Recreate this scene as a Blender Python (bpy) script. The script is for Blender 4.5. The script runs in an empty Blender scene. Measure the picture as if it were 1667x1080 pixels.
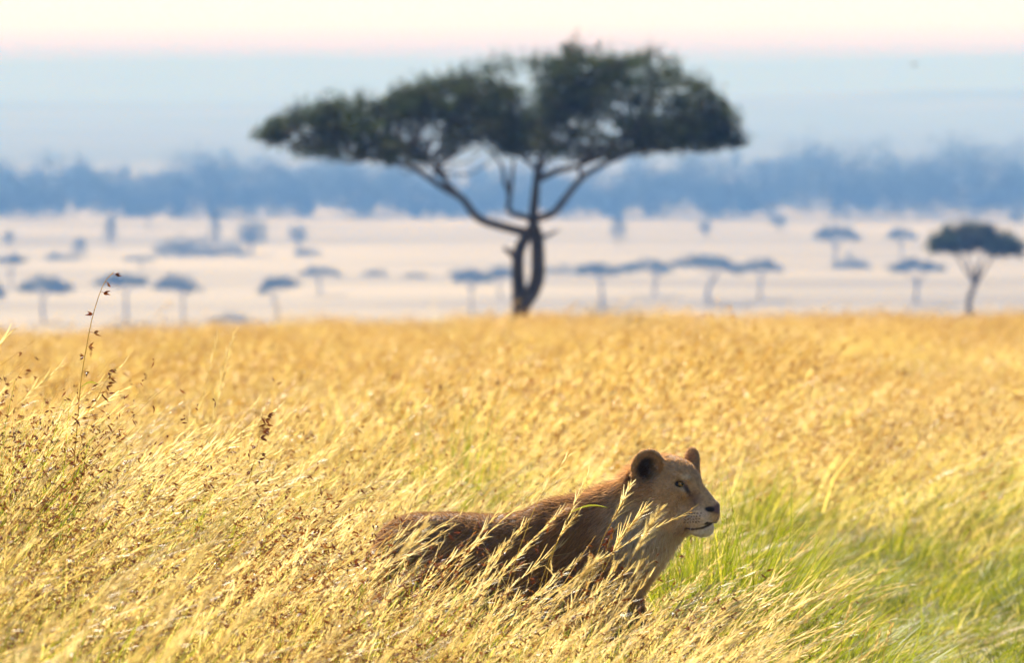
import bpy, math, random
import numpy as np
from mathutils import Vector, Matrix, noise as mnoise

# ---------------------------------------------------------------- camera, sky, sun, exposure
sc = bpy.context.scene
COL = sc.collection
CAM_H, FPX, HROW = 2.5, 200.0 / 36.0 * 1667.0, 110.0          # camera height, focal length in photo pixels, horizon row
cam_d = bpy.data.cameras.new('camera'); cam = bpy.data.objects.new('camera', cam_d); COL.objects.link(cam)
cam.location = (0, 0, CAM_H)
cam.rotation_euler = (math.radians(90) - math.atan((540 - HROW) / FPX), 0, 0)
cam_d.lens, cam_d.sensor_width = 200, 36
cam_d.clip_start, cam_d.clip_end = 0.5, 60000
cam_d.dof.use_dof = True; cam_d.dof.focus_distance = 21.25; cam_d.dof.aperture_fstop = 4.9
sc.camera = cam

SUN_EL, SUN_AZ = 33.0, -14.0            # degrees; azimuth from straight ahead (+Y), positive to the right
w = bpy.data.worlds.new('World'); sc.world = w; w.use_nodes = True
nt = w.node_tree; nt.nodes.clear()
sky = nt.nodes.new('ShaderNodeTexSky'); sky.sky_type = 'NISHITA'; sky.sun_disc = False
sky.sun_elevation = math.radians(SUN_EL); sky.sun_rotation = math.radians(SUN_AZ)
sky.altitude = 1600; sky.air_density = 1.0; sky.dust_density = 0.4; sky.ozone_density = 1.0
bg = nt.nodes.new('ShaderNodeBackground'); bg.inputs['Strength'].default_value = 0.058
wo = nt.nodes.new('ShaderNodeOutputWorld')
nt.links.new(sky.outputs[0], bg.inputs['Color']); nt.links.new(bg.outputs[0], wo.inputs['Surface'])
sun_d = bpy.data.lights.new('sun', 'SUN'); sun = bpy.data.objects.new('sun', sun_d); COL.objects.link(sun)
sun_d.energy = 5.0; sun_d.angle = math.radians(0.53); sun_d.color = (1.0, 0.93, 0.82)
_e, _a = math.radians(SUN_EL), math.radians(SUN_AZ)
sun_dir = Vector((math.sin(_a) * math.cos(_e), math.cos(_a) * math.cos(_e), math.sin(_e)))
sun.rotation_euler = sun_dir.to_track_quat('Z', 'Y').to_euler()
sun.location = sun_dir * 60
vs = sc.view_settings
vs.view_transform = 'Standard'; vs.look = 'None'; vs.gamma = 1.0; vs.use_curve_mapping = False
vs.exposure = 1.32
sc.render.engine = 'CYCLES'
cy = sc.cycles
cy.use_denoising = True
cy.max_bounces = 4; cy.diffuse_bounces = 3; cy.glossy_bounces = 1; cy.transmission_bounces = 3
cy.transparent_max_bounces = 8; cy.volume_bounces = 0; cy.use_light_tree = False
cy.use_adaptive_sampling = True; cy.adaptive_threshold = 0.03
cy.sample_clamp_indirect = 6.0; cy.caustics_reflective = False; cy.caustics_refractive = False

HAZE_D, HAZE_C, HAZE_A, HAZE_G = .00055, (.130, .285, .64), (.84, .74, .36), .0      # density per metre, scatter colour, absorption colour, forward scatter
rng = np.random.default_rng(7)
random.seed(7)

# ---------------------------------------------------------------- helpers
def S(t):
    t = np.clip(t, 0, 1); return t * t * (3 - 2 * t)
def px2w(px, row, y):
    """photo pixel -> world point at depth y"""
    p = math.atan((540 - HROW) / FPX)
    u, v = (px - 833.5) / FPX, (540 - row) / FPX
    d = Vector((u, math.cos(p) + v * math.sin(p), -math.sin(p) + v * math.cos(p)))
    return Vector((0, 0, CAM_H)) + d * (y / d.y)
def tag(o, label=None, cat=None, group=None, kind=None):
    for k, v in (('label', label), ('category', cat), ('group', group), ('kind', kind)):
        if v: o[k] = v
    return o
def empty(name, loc=(0, 0, 0), rz=0.0):
    o = bpy.data.objects.new(name, None); COL.objects.link(o)
    o.location = loc; o.rotation_euler = (0, 0, rz); o.empty_display_size = 0.1
    return o
def mesh_np(name, V, F, cols=None, smooth=True):
    """V (n,3); F list of (m,k) int arrays; cols (n,3)"""
    me = bpy.data.meshes.new(name)
    if isinstance(F, np.ndarray): F = [F]
    F = [f for f in F if len(f)]
    nl = sum(f.size for f in F); npoly = sum(len(f) for f in F)
    me.vertices.add(len(V)); me.vertices.foreach_set('co', np.ascontiguousarray(V, np.float32).ravel())
    me.loops.add(nl); me.loops.foreach_set('vertex_index', np.concatenate([f.ravel() for f in F]).astype(np.int32))
    me.polygons.add(npoly)
    sizes = np.concatenate([np.full(len(f), f.shape[1]) for f in F])
    me.polygons.foreach_set('loop_start', np.concatenate([[0], np.cumsum(sizes)[:-1]]).astype(np.int32))
    me.polygons.foreach_set('use_smooth', np.full(npoly, smooth))
    me.update(calc_edges=True)
    if cols is not None:
        a = me.color_attributes.new('Col', 'FLOAT_COLOR', 'POINT')
        c = np.ones((len(V), 4), np.float32); c[:, :3] = cols
        a.data.foreach_set('color', c.ravel())
    return me
def link(name, me, mat=None, parent=None):
    o = bpy.data.objects.new(name, me); COL.objects.link(o)
    if mat and not me.materials: me.materials.append(mat)
    if parent: o.parent = parent
    return o
class MB:
    """collects vertices, faces and colours"""
    def __init__(s): s.V, s.F, s.C, s.n = [], {}, [], 0
    def add(s, V, F, C):
        V = np.asarray(V, float).reshape(-1, 3); F = np.asarray(F, int)
        s.V.append(V); s.C.append(np.broadcast_to(np.asarray(C, float), V.shape))
        s.F.setdefault(F.shape[1], []).append(F + s.n); s.n += len(V)
    def mesh(s, name, smooth=True):
        return mesh_np(name, np.concatenate(s.V), [np.concatenate(f) for f in s.F.values()], np.concatenate(s.C), smooth)
    def tube(s, pts, rads, C, n=6):
        P = np.asarray(pts, float); m = len(P); R = np.asarray(rads, float)
        T = np.gradient(P, axis=0); T /= np.linalg.norm(T, axis=1)[:, None] + 1e-9
        ref = np.array([0, 1, 0]) if abs(T[0][1]) < .9 else np.array([1, 0, 0])
        A = np.cross(T, ref); A /= np.linalg.norm(A, axis=1)[:, None] + 1e-9
        B = np.cross(T, A); th = np.linspace(0, 2 * np.pi, n, endpoint=False)
        V = P[:, None] + R[:, None, None] * (A[:, None] * np.cos(th)[None, :, None] + B[:, None] * np.sin(th)[None, :, None])
        i = np.arange(m - 1)[:, None] * n; j = np.arange(n)[None]; k = (j + 1) % n
        F = np.stack([i + j, i + k, i + n + k, i + n + j], -1).reshape(-1, 4)
        s.add(V.reshape(-1, 3), F, C)
def smooth_path(pts, n):
    """Catmull-Rom through pts"""
    P = np.asarray(pts, float); Q = np.vstack([2 * P[0] - P[1], P, 2 * P[-1] - P[-2]])
    out = []
    t = np.linspace(0, len(P) - 1, n)
    for a in t:
        i = min(int(a), len(P) - 2); f = a - i
        p0, p1, p2, p3 = Q[i:i + 4]
        out.append(.5 * (2 * p1 + (p2 - p0) * f + (2 * p0 - 5 * p1 + 4 * p2 - p3) * f * f + (3 * p1 - p0 - 3 * p2 + p3) * f ** 3))
    return np.array(out)

# ---------------------------------------------------------------- materials
def mat_new(name):
    m = bpy.data.materials.new(name); m.use_nodes = True
    t = m.node_tree; t.nodes.clear()
    return m, t, t.nodes.new('ShaderNodeOutputMaterial')
def leaf_material(name, translucent=0.5, rough=0.45, spec=0.4, tint=(1.0, 1.0, 1.0), patch=None, gain=1.25):
    """thin plant matter coloured by the mesh's own Col attribute, letting sunlight through"""
    m, t, out = mat_new(name); N, L = t.nodes, t.links
    at = N.new('ShaderNodeAttribute'); at.attribute_name = 'Col'
    col = at.outputs['Color']
    if patch:
        geo = N.new('ShaderNodeNewGeometry'); nz = N.new('ShaderNodeTexNoise'); nz.inputs['Scale'].default_value = patch[0]; nz.inputs['Detail'].default_value = 3
        L.new(geo.outputs['Position'], nz.inputs['Vector'])
        rp = N.new('ShaderNodeValToRGB'); rp.color_ramp.elements[0].position = .35; rp.color_ramp.elements[1].position = .68
        rp.color_ramp.elements[0].color = (*patch[1], 1); rp.color_ramp.elements[1].color = (*patch[2], 1)
        L.new(nz.outputs['Fac'], rp.inputs['Fac'])
        mx = N.new('ShaderNodeMix'); mx.data_type = 'RGBA'; mx.blend_type = 'MULTIPLY'; mx.inputs['Factor'].default_value = 1
        L.new(col, mx.inputs['A']); L.new(rp.outputs['Color'], mx.inputs['B']); col = mx.outputs['Result']
    p = N.new('ShaderNodeBsdfPrincipled'); p.inputs['Roughness'].default_value = rough; p.inputs['Specular IOR Level'].default_value = spec
    L.new(col, p.inputs['Base Color'])
    g = N.new('ShaderNodeMix'); g.data_type = 'RGBA'; g.blend_type = 'MULTIPLY'; g.inputs['Factor'].default_value = 1
    g.inputs['B'].default_value = (tint[0] * gain, tint[1] * gain, tint[2] * gain, 1); L.new(col, g.inputs['A'])
    tr = N.new('ShaderNodeBsdfTranslucent'); L.new(g.outputs['Result'], tr.inputs['Color'])
    ms = N.new('ShaderNodeMixShader'); ms.inputs[0].default_value = translucent
    L.new(p.outputs[0], ms.inputs[1]); L.new(tr.outputs[0], ms.inputs[2]); L.new(ms.outputs[0], out.inputs['Surface'])
    return m
M_DRY = leaf_material('dry_grass', .62, .42, .5, (1.0, .97, .80), (.5, (.82, .80, .58), (1.03, 1.06, .97)))
M_GREEN = leaf_material('green_grass', .58, .5, .22, (1.05, 1.0, .4), gain=1.15)
M_LEAF = leaf_material('acacia_leaves', .36, .7, .05, (1.1, 1.15, .4), gain=1.1)
M_FURS = leaf_material('lion_fur_strands', .5, .6, .12, (1.0, .85, .63), gain=1.3)
def noise_material(name, c1, c2, scale, rough=.9, bump=0.0, detail=6):
    m, t, out = mat_new(name); N, L = t.nodes, t.links
    tc = N.new('ShaderNodeNewGeometry'); nz = N.new('ShaderNodeTexNoise'); nz.inputs['Scale'].default_value = scale; nz.inputs['Detail'].default_value = detail
    L.new(tc.outputs['Position'], nz.inputs['Vector'])
    r = N.new('ShaderNodeValToRGB'); r.color_ramp.elements[0].position = .32; r.color_ramp.elements[1].position = .7
    r.color_ramp.elements[0].color = (*c1, 1); r.color_ramp.elements[1].color = (*c2, 1); L.new(nz.outputs['Fac'], r.inputs['Fac'])
    p = N.new('ShaderNodeBsdfPrincipled'); p.inputs['Roughness'].default_value = rough; p.inputs['Specular IOR Level'].default_value = .15
    L.new(r.outputs['Color'], p.inputs['Base Color'])
    if bump:
        b = N.new('ShaderNodeBump'); b.inputs['Strength'].default_value = bump; b.inputs['Distance'].default_value = .05
        L.new(nz.outputs['Fac'], b.inputs['Height']); L.new(b.outputs[0], p.inputs['Normal'])
    L.new(p.outputs[0], out.inputs['Surface']); return m
M_BARK = noise_material('acacia_bark', (.035, .027, .02), (.10, .08, .06), 6, .95, .6)
M_HILL = noise_material('far_hill_scrub', (.06, .075, .035), (.16, .15, .08), .004, 1.0)
def ground_material():
    m, t, out = mat_new('savanna_ground'); N, L = t.nodes, t.links
    geo = N.new('ShaderNodeNewGeometry'); sep = N.new('ShaderNodeSeparateXYZ'); L.new(geo.outputs['Position'], sep.inputs[0])
    def ramp(scale, a, b, p0=.35, p1=.68, detail=6, squash=None):
        n = N.new('ShaderNodeTexNoise'); n.inputs['Scale'].default_value = scale; n.inputs['Detail'].default_value = detail
        if squash:
            mp = N.new('ShaderNodeMapping'); mp.inputs['Scale'].default_value = squash
            L.new(geo.outputs['Position'], mp.inputs['Vector']); L.new(mp.outputs[0], n.inputs['Vector'])
        else: L.new(geo.outputs['Position'], n.inputs['Vector'])
        r = N.new('ShaderNodeValToRGB'); r.color_ramp.elements[0].position = p0; r.color_ramp.elements[1].position = p1
        r.color_ramp.elements[0].color = (*a, 1); r.color_ramp.elements[1].color = (*b, 1)
        L.new(n.outputs['Fac'], r.inputs['Fac']); return r.outputs['Color']
    near = ramp(9, (.06, .05, .02), (.20, .15, .055))                   # soil, litter and short green shoots
    far = ramp(.012, (.18, .14, .08), (.38, .30, .175), squash=(.35, 1, 1))  # short dry plains grass
    mr = N.new('ShaderNodeMapRange'); mr.inputs['From Min'].default_value = 150; mr.inputs['From Max'].default_value = 330
    L.new(sep.outputs['Y'], mr.inputs['Value'])
    mx = N.new('ShaderNodeMix'); mx.data_type = 'RGBA'; L.new(mr.outputs[0], mx.inputs['Factor']); L.new(near, mx.inputs['A']); L.new(far, mx.inputs['B'])
    scrub = ramp(.006, (.05, .06, .03), (.13, .12, .07), squash=(.3, 1, 1))   # bush country beyond the woodland
    m2 = N.new('ShaderNodeMapRange'); m2.inputs['From Min'].default_value = 2500; m2.inputs['From Max'].default_value = 3600
    L.new(sep.outputs['Y'], m2.inputs['Value'])
    mx2 = N.new('ShaderNodeMix'); mx2.data_type = 'RGBA'; L.new(m2.outputs[0], mx2.inputs['Factor']); L.new(mx.outputs['Result'], mx2.inputs['A']); L.new(scrub, mx2.inputs['B']); mx = mx2
    p = N.new('ShaderNodeBsdfPrincipled'); p.inputs['Roughness'].default_value = .95; p.inputs['Specular IOR Level'].default_value = .1
    L.new(mx.outputs['Result'], p.inputs['Base Color']); L.new(p.outputs[0], out.inputs['Surface']); return m

# ---------------------------------------------------------------- ground and hills
PLAIN = -58.0
def gz(x, y):
    x = np.asarray(x, float); y = np.asarray(y, float)
    z = -.0390 * np.clip(y - 24, 0, 136) - .0486 * np.clip(y - 160, 0, 1200)
    z = np.maximum(z, PLAIN)
    z = z + .55 * S((-x - .1) / 2.4) * np.exp(-((y - 19) / 7) ** 2)
    z = z - .22 * S((x - .8) / 1.2) * np.exp(-((y - 27) / 8) ** 2)
    z = z + np.where(x < 0, .030, .006) * np.clip(x, -40, 40) * S((y - 50) / 100) * (1 - S((y - 200) / 200))
    near = 1 - S((y - 150) / 60)
    z = z + near * (.05 * np.sin(x * 1.3 + .7 * y) * np.sin(.9 * y - .4 * x) + .10 * np.sin(.21 * x + 1) * np.sin(.16 * y))
    z = z + (1 - near) * .5 * np.sin(x * .011 + 2) * np.sin(y * .008) - .06
    return z
def graded(stops):
    o = []
    for a, b, n in stops: o += list(np.linspace(a, b, n, endpoint=False))
    return np.array(o + [stops[-1][1]])
gx = graded([(-24000, -3000, 10), (-3000, -400, 20), (-400, -40, 24), (-40, -6, 24), (-6, 6, 36), (6, 40, 24), (40, 400, 24), (400, 3000, 20), (3000, 24000, 10)])
gy = graded([(-24000, -2000, 6), (-2000, -60, 8), (-60, 6, 12), (6, 40, 90), (40, 200, 110), (200, 1000, 70), (1000, 4000, 40), (4000, 24000, 20)])
X, Y = np.meshgrid(gx, gy, indexing='ij')
V = np.stack([X, Y, gz(X, Y)], -1).reshape(-1, 3)
nx, ny = len(gx), len(gy)
i, j = np.meshgrid(np.arange(nx - 1), np.arange(ny - 1), indexing='ij')
b = (i * ny + j).ravel()
tag(link('ground', mesh_np('ground', V, np.stack([b, b + ny, b + ny + 1, b + 1], -1)), ground_material()), kind='structure')

def ridge(y0, depth, row_fn, seed, half):
    """a long hill whose crest follows row_fn(px) as seen from the plain"""
    xs = np.concatenate([np.linspace(-half, -.16 * y0, 30), np.linspace(-.15 * y0, .15 * y0, 200), np.linspace(.16 * y0, half, 30)]); prof = np.array([0, .35, .75, .95, 1, .9, .5, 0]); dy = np.array([-1, -.6, -.3, -.1, 0, .15, .5, 1]) * depth
    crest = np.array([CAM_H - (row_fn(833.5 + x / y0 * FPX) - HROW) / FPX * y0 for x in xs])
    crest += np.array([mnoise.noise(Vector((x / (half * .09), seed, 0))) * 1.6 + mnoise.noise(Vector((x / (half * .018), seed, 4))) * .5 for x in xs]) * .0007 * y0
    crest = np.maximum(crest, PLAIN + 2)
    V = np.stack([np.repeat(xs[:, None], 8, 1), y0 + np.repeat(dy[None], 260, 0), PLAIN - 1.2 + prof[None] * (crest[:, None] - PLAIN + 1.2)], -1).reshape(-1, 3)
    i, j = np.meshgrid(np.arange(259), np.arange(7), indexing='ij'); b = (i * 8 + j).ravel()
    return mesh_np('hill', V, np.stack([b, b + 8, b + 9, b + 1], -1))
tag(link('hill_middle', ridge(7200, 1200, lambda p: 166 - 22 * float(S((p - 900) / 700)), 3.1, 7000), M_HILL), kind='structure')
tag(link('hill_far', ridge(15500, 2800, lambda p: 97 - 15 * float(S((p - 1050) / 800)), 8.2, 13000), M_HILL), kind='structure')

# ---------------------------------------------------------------- grass prototypes
PROTO = {}
def blades(mb, n, spread, h, lean, width, cols, wind=.55, seg=4, sep=1.0, tipc=None):
    """n ribbon blades; cols: list of base colours"""
    bx = rng.normal(0, spread, n); by = rng.normal(0, spread, n)
    H = h * rng.uniform(.55, 1.1, n); th = rng.normal(0, 1.1, n) * (1 - wind) * 1.6
    u = rng.random(n) < .18; th[u] = rng.uniform(-np.pi, np.pi, u.sum())
    Ln = H * lean * rng.uniform(.3, 1.5, n)
    t = np.linspace(0, 1, seg + 1)
    up = H[:, None] * (t - .18 * (Ln / H)[:, None] * t ** 2.2); fw = Ln[:, None] * t ** 1.7
    cx = bx[:, None] + np.cos(th)[:, None] * fw; cyy = by[:, None] + np.sin(th)[:, None] * fw
    fa = rng.uniform(0, np.pi, n); W = width * rng.uniform(.6, 1.35, n)
    tw = fa[:, None] + rng.normal(0, .5, n)[:, None] * t
    w_ = W[:, None] * (1 - t ** 2.2) * .5 + .0004
    Lp = np.stack([cx - np.cos(tw) * w_, cyy - np.sin(tw) * w_, up], -1); Rp = np.stack([cx + np.cos(tw) * w_, cyy + np.sin(tw) * w_, up], -1)
    V = np.stack([Lp, Rp], 2).reshape(n, -1, 3)
    k = (seg + 1) * 2
    q = np.array([[2 * a, 2 * a + 1, 2 * a + 3, 2 * a + 2] for a in range(seg)])
    F = (np.arange(n)[:, None, None] * k + q[None]).reshape(-1, 4)
    c = np.asarray(cols)[rng.integers(0, len(cols), n)] * rng.uniform(.55, 1.22, (n, 1))
    c = np.repeat(c[:, None], k, 1)
    if tipc is not None:
        tt = np.repeat(t, 2)[None, :, None]; c = c * (1 - tt) + (c * .4 + np.asarray(tipc) * .6) * tt
    mb.add(V.reshape(-1, 3), F, np.clip(c, 0, .95).reshape(-1, 3))
def spindle(mb, p, d, ln, wd, c):
    d = np.asarray(d, float); d /= np.linalg.norm(d)
    a = np.cross(d, [.3, .9, .2]); a /= np.linalg.norm(a); b_ = np.cross(d, a)
    p = np.asarray(p, float); m = p + d * ln * .4
    V = [p, m + a * wd, m + b_ * wd, m - a * wd, m - b_ * wd, p + d * ln]
    F = [[0, 1, 2], [0, 2, 3], [0, 3, 4], [0, 4, 1], [5, 2, 1], [5, 3, 2], [5, 4, 3], [5, 1, 4]]
    mb.add(V, F, c)
def ribbon(mb, P, w_, c):
    P = np.asarray(P, float); n = len(P); a = rng.uniform(0, np.pi); o = np.array([math.cos(a), math.sin(a) * .5, .3 * math.sin(a)])
    W = (w_ * (1 - np.linspace(0, 1, n) ** 2) + .0006)[:, None] * o
    V = np.stack([P - W, P + W], 1).reshape(-1, 3)
    mb.add(V, np.array([[2 * k, 2 * k + 1, 2 * k + 3, 2 * k + 2] for k in range(n - 1)]), c)
RED = [(.36, .15, .065), (.44, .20, .08), (.28, .11, .05), (.50, .28, .12)]
PALE = [(.74, .57, .31), (.80, .65, .41), (.68, .49, .22)]
GOLD = [(.73, .585, .18), (.77, .62, .20), (.70, .53, .135), (.79, .66, .28), (.60, .53, .10)]
GREEN = [(.19, .22, .014), (.24, .26, .016), (.32, .31, .022), (.10, .14, .012), (.07, .10, .010)]
def stem_path(h, lean, th, x0=0, y0=0, n=9, droop=.12):
    t = np.linspace(0, 1, n)
    f = h * lean * t ** 1.8
    return np.stack([x0 + np.cos(th) * f, y0 + np.sin(th) * f, h * (t - droop * lean * t ** 3)], -1)
def head_red(mb, P, n=9, size=.02):
    """drooping red-brown clusters on the upper stem"""
    m = len(P)
    for k in range(n):
        f = .58 + .42 * (k + rng.random() * .6) / n; a = f * (m - 1); i0 = min(int(a), m - 2); p = P[i0] + (P[i0 + 1] - P[i0]) * (a - i0)
        side = rng.normal(0, 1, 3) * [1, 1, .4]; side /= np.linalg.norm(side); q = p + side * rng.uniform(.006, .025) + [0.01, 0, -.008]
        for _ in range(2):
            spindle(mb, q + rng.normal(0, .005, 3), side * .7 + rng.normal(0, .5, 3) + [.4, 0, -.25], size * rng.uniform(.7, 1.5), size * .16, RED[rng.integers(4)])
def head_pale(mb, P, n=22, ln=.07, col=PALE):
    """feathery pale plume of awns that point up the stem"""
    m = len(P)
    for k in range(n):
        f = .70 + .30 * (k + rng.random()) / n; a = min(f, .999) * (m - 1); i0 = min(int(a), m - 2)
        d = P[i0 + 1] - P[i0]; p = P[i0] + d * (a - i0); d = d / np.linalg.norm(d)
        s = rng.normal(0, 1, 3); s -= d * s.dot(d); s /= np.linalg.norm(s); L_ = ln * rng.uniform(.6, 1.3) * (1.15 - .5 * (f - .7) / .3)
        ribbon(mb, [p, p + d * L_ * .5 + s * L_ * .10, p + d * L_ + s * L_ * .30 - np.array([0, 0, L_ * .08])], .0016, col[rng.integers(len(col))])
        spindle(mb, p + d * L_ * .25 + s * .004, d + s * .3, .012, .0016, col[rng.integers(len(col))])
def proto(kind, k, mb, mat):
    c = PROTO.setdefault(kind, bpy.data.collections.new(kind))
    me = mb.mesh(f'{kind}_{k:02d}', False); me.materials.append(mat)
    c.objects.link(bpy.data.objects.new(f'{kind}_{k:02d}', me))
for k in range(6):      # golden tussock with some seeding stems
    mb = MB(); blades(mb, 32, .09, .58, .55, .0042, GOLD, tipc=(.82, .66, .28)); blades(mb, 20, .08, .42, .45, .0048, [GREEN[2], (.36, .36, .05), (.42, .33, .07), GREEN[1]]); blades(mb, 13, .09, .54, .5, .004, [(.30, .15, .06), (.38, .20, .08), (.22, .11, .05)])
    for _ in range(5):
        P = stem_path(rng.uniform(.55, .85), rng.uniform(.35, .8), rng.normal(0, .5), rng.normal(0, .07), rng.normal(0, .07)); ribbon(mb, P, .0011, PALE[2])
        if rng.random() < .35: head_red(mb, P, 5, .015)
        else: head_pale(mb, P, 14, .055)
    proto('dry_tuft', k, mb, M_DRY)
for k in range(5):      # tall stems heavy with red-brown seed
    mb = MB(); blades(mb, 20, .10, .55, .5, .004, GOLD, tipc=(.76, .57, .25)); blades(mb, 8, .10, .5, .5, .004, [(.30, .16, .06), (.34, .33, .05)])
    for _ in range(9):
        P = stem_path(rng.uniform(.6, .92), rng.uniform(.35, .8), rng.normal(0, .5), rng.normal(0, .09), rng.normal(0, .09)); ribbon(mb, P, .0012, (.45, .27, .10)); head_red(mb, P, 6, .019)
    proto('seed_tuft', k, mb, M_DRY)
for k in range(5):      # pale plumed stems
    mb = MB(); blades(mb, 18, .09, .5, .5, .004, GOLD)
    for _ in range(7):
        P = stem_path(rng.uniform(.65, .95), rng.uniform(.4, .85), rng.normal(0, .4), rng.normal(0, .08), rng.normal(0, .08)); ribbon(mb, P, .0012, (.6, .45, .16)); head_pale(mb, P, 26, .075)
    proto('plume_tuft', k, mb, M_DRY)
for k in range(5):      # fresh green tuft
    mb = MB(); blades(mb, 62, .10, .50, .5, .0052, GREEN, wind=.4, tipc=(.25, .29, .035)); blades(mb, 12, .1, .45, .5, .004, GOLD)
    proto('green_tuft', k, mb, M_GREEN)
for k in range(5):      # wide patch for the middle and far field
    mb = MB(); blades(mb, 130, .34, .62, .55, .009, GOLD, seg=3, tipc=(.82, .66, .27)); blades(mb, 22, .34, .5, .5, .010, [(.55, .42, .10), (.42, .40, .08), (.6, .5, .2)], seg=3)
    for _ in range(26):
        P = stem_path(rng.uniform(.6, .85), rng.uniform(.35, .7), rng.normal(0, .5), rng.normal(0, .34), rng.normal(0, .34), n=5); ribbon(mb, P, .002, PALE[0])
        for _ in range(5):
            f = rng.uniform(2.9, 3.99); q = P[int(f)] + (P[int(f) + 1] - P[int(f)]) * (f % 1); spindle(mb, q + rng.normal(0, .012, 3), (.6, rng.normal(0, .5), .5), .05, .006, PALE[rng.integers(3)] if rng.random() < .85 else RED[3])
    proto('field_patch', k, mb, M_DRY)

# ---------------------------------------------------------------- grass fields (uncountable: one object per kind)
LION_POS = np.array([(900 - 833.5) / FPX * 21.55, 21.55]); LION_YAW = math.radians(-30)
def lion_local(x, y):
    c, s = math.cos(-LION_YAW), math.sin(-LION_YAW); dx, dy = x - LION_POS[0], y - LION_POS[1]
    return dx * c - dy * s, dx * s + dy * c
def field_green(x, y):
    r = x / y
    g = .84 * S((r - .030) / .022) * (1 - S((y - 33) / 7))                                  # the hollow ahead of her
    g = np.maximum(g, .74 * S((r - .008) / .022) * (1 - S((y - 34) / 9)))
    g = np.maximum(g, .30 * (1 - S((y - 30) / 10)))
    for cx, cy_, rd in ((2.5, 39.0, .55), (1.85, 38.0, .35), (3.3, 37.5, .8), (3.6, 39.5, .6), (2.9, 34.0, .7), (-2.2, 50, .35)):
        g = np.maximum(g, .98 * np.exp(-(((x - cx) / rd) ** 2 + ((y - cy_) / (rd * 1.6)) ** 2)))
    return g
def field_height(x, y):
    r = x / y
    h = 1 - .55 * S((r - .036) / .025) * (1 - S((y - 31) / 9))
    h *= 1 - .12 * ((r > .034) & (y < 21.4)) + .14 * ((r > -.03) & (r < .026) & (y < 21.4)) + .12 * ((r > -.03) & (r < -.004) & (y < 21.4))
    h *= .9 + .2 * np.sin(x * .9 + y * .35) * np.sin(y * .5 - x * .3)
    h *= 1 - .25 * S((field_green(x, y) - .4) / .3) + .18 * np.sin(x * 3.1 + y * 1.7) * np.sin(x * 1.3 - y * 2.3) * (y < 36)
    return h
GN = {}
def gn_group(kind):
    g = bpy.data.node_groups.new('scatter_' + kind, 'GeometryNodeTree'); N, L = g.nodes, g.links
    g.interface.new_socket('Geometry', in_out='INPUT', socket_type='NodeSocketGeometry'); g.interface.new_socket('Geometry', in_out='OUTPUT', socket_type='NodeSocketGeometry')
    gi, go = N.new('NodeGroupInput'), N.new('NodeGroupOutput'); ip = N.new('GeometryNodeInstanceOnPoints')
    ci = N.new('GeometryNodeCollectionInfo'); ci.inputs['Collection'].default_value = PROTO[kind]; ci.inputs['Separate Children'].default_value = True; ci.inputs['Reset Children'].default_value = True
    ip.inputs['Pick Instance'].default_value = True
    def na(nm, ty):
        n = N.new('GeometryNodeInputNamedAttribute'); n.data_type = ty; n.inputs['Name'].default_value = nm; return n.outputs['Attribute']
    L.new(gi.outputs[0], ip.inputs['Points']); L.new(ci.outputs[0], ip.inputs['Instance'])
    L.new(na('idx', 'INT'), ip.inputs['Instance Index']); L.new(na('rot', 'FLOAT_VECTOR'), ip.inputs['Rotation']); L.new(na('scl', 'FLOAT_VECTOR'), ip.inputs['Scale'])
    L.new(ip.outputs[0], go.inputs[0]); return g
def scatter(name, label, cat, kind, P, rot, scl, idx):
    me = bpy.data.meshes.new(name); me.vertices.add(len(P)); me.vertices.foreach_set('co', P.astype(np.float32).ravel())
    a = me.attributes.new('rot', 'FLOAT_VECTOR', 'POINT'); a.data.foreach_set('vector', rot.astype(np.float32).ravel())
    a = me.attributes.new('scl', 'FLOAT_VECTOR', 'POINT'); a.data.foreach_set('vector', scl.astype(np.float32).ravel())
    a = me.attributes.new('idx', 'INT', 'POINT'); a.data.foreach_set('value', idx.astype(np.int32))
    o = bpy.data.objects.new(name, me); COL.objects.link(o)
    md = o.modifiers.new('scatter', 'NODES'); md.node_group = GN.setdefault(kind, gn_group(kind))
    return tag(o, label, cat, kind='stuff')
def field_points(y0, y1, dens, margin):
    hw = .09 * y1 * 1.12 + margin
    n = int(2 * hw * (y1 - y0) * dens); x = rng.uniform(-hw, hw, n); y = rng.uniform(y0, y1, n)
    k = np.abs(x) < .09 * y * 1.12 + margin
    return x[k], y[k]
def place(x, y, hmul, spread=.5, tilt=.13):
    n = len(x); P = np.stack([x, y, gz(x, y) - .015], -1)
    rot = np.stack([rng.normal(0, tilt, n), rng.normal(.10, tilt, n), rng.normal(0, spread, n)], -1)
    s = rng.uniform(.8, 1.2, n); scl = np.stack([s * rng.uniform(.85, 1.2, n), s * rng.uniform(.85, 1.2, n), s * hmul], -1)
    return P, rot, scl
parts = {k: [] for k in PROTO}
def put(kind, x, y, hm, **kw):
    P, r, s = place(x, y, hm, **kw); parts[kind].append((P, r, s, rng.integers(0, len(PROTO[kind].objects), len(x))))
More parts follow.
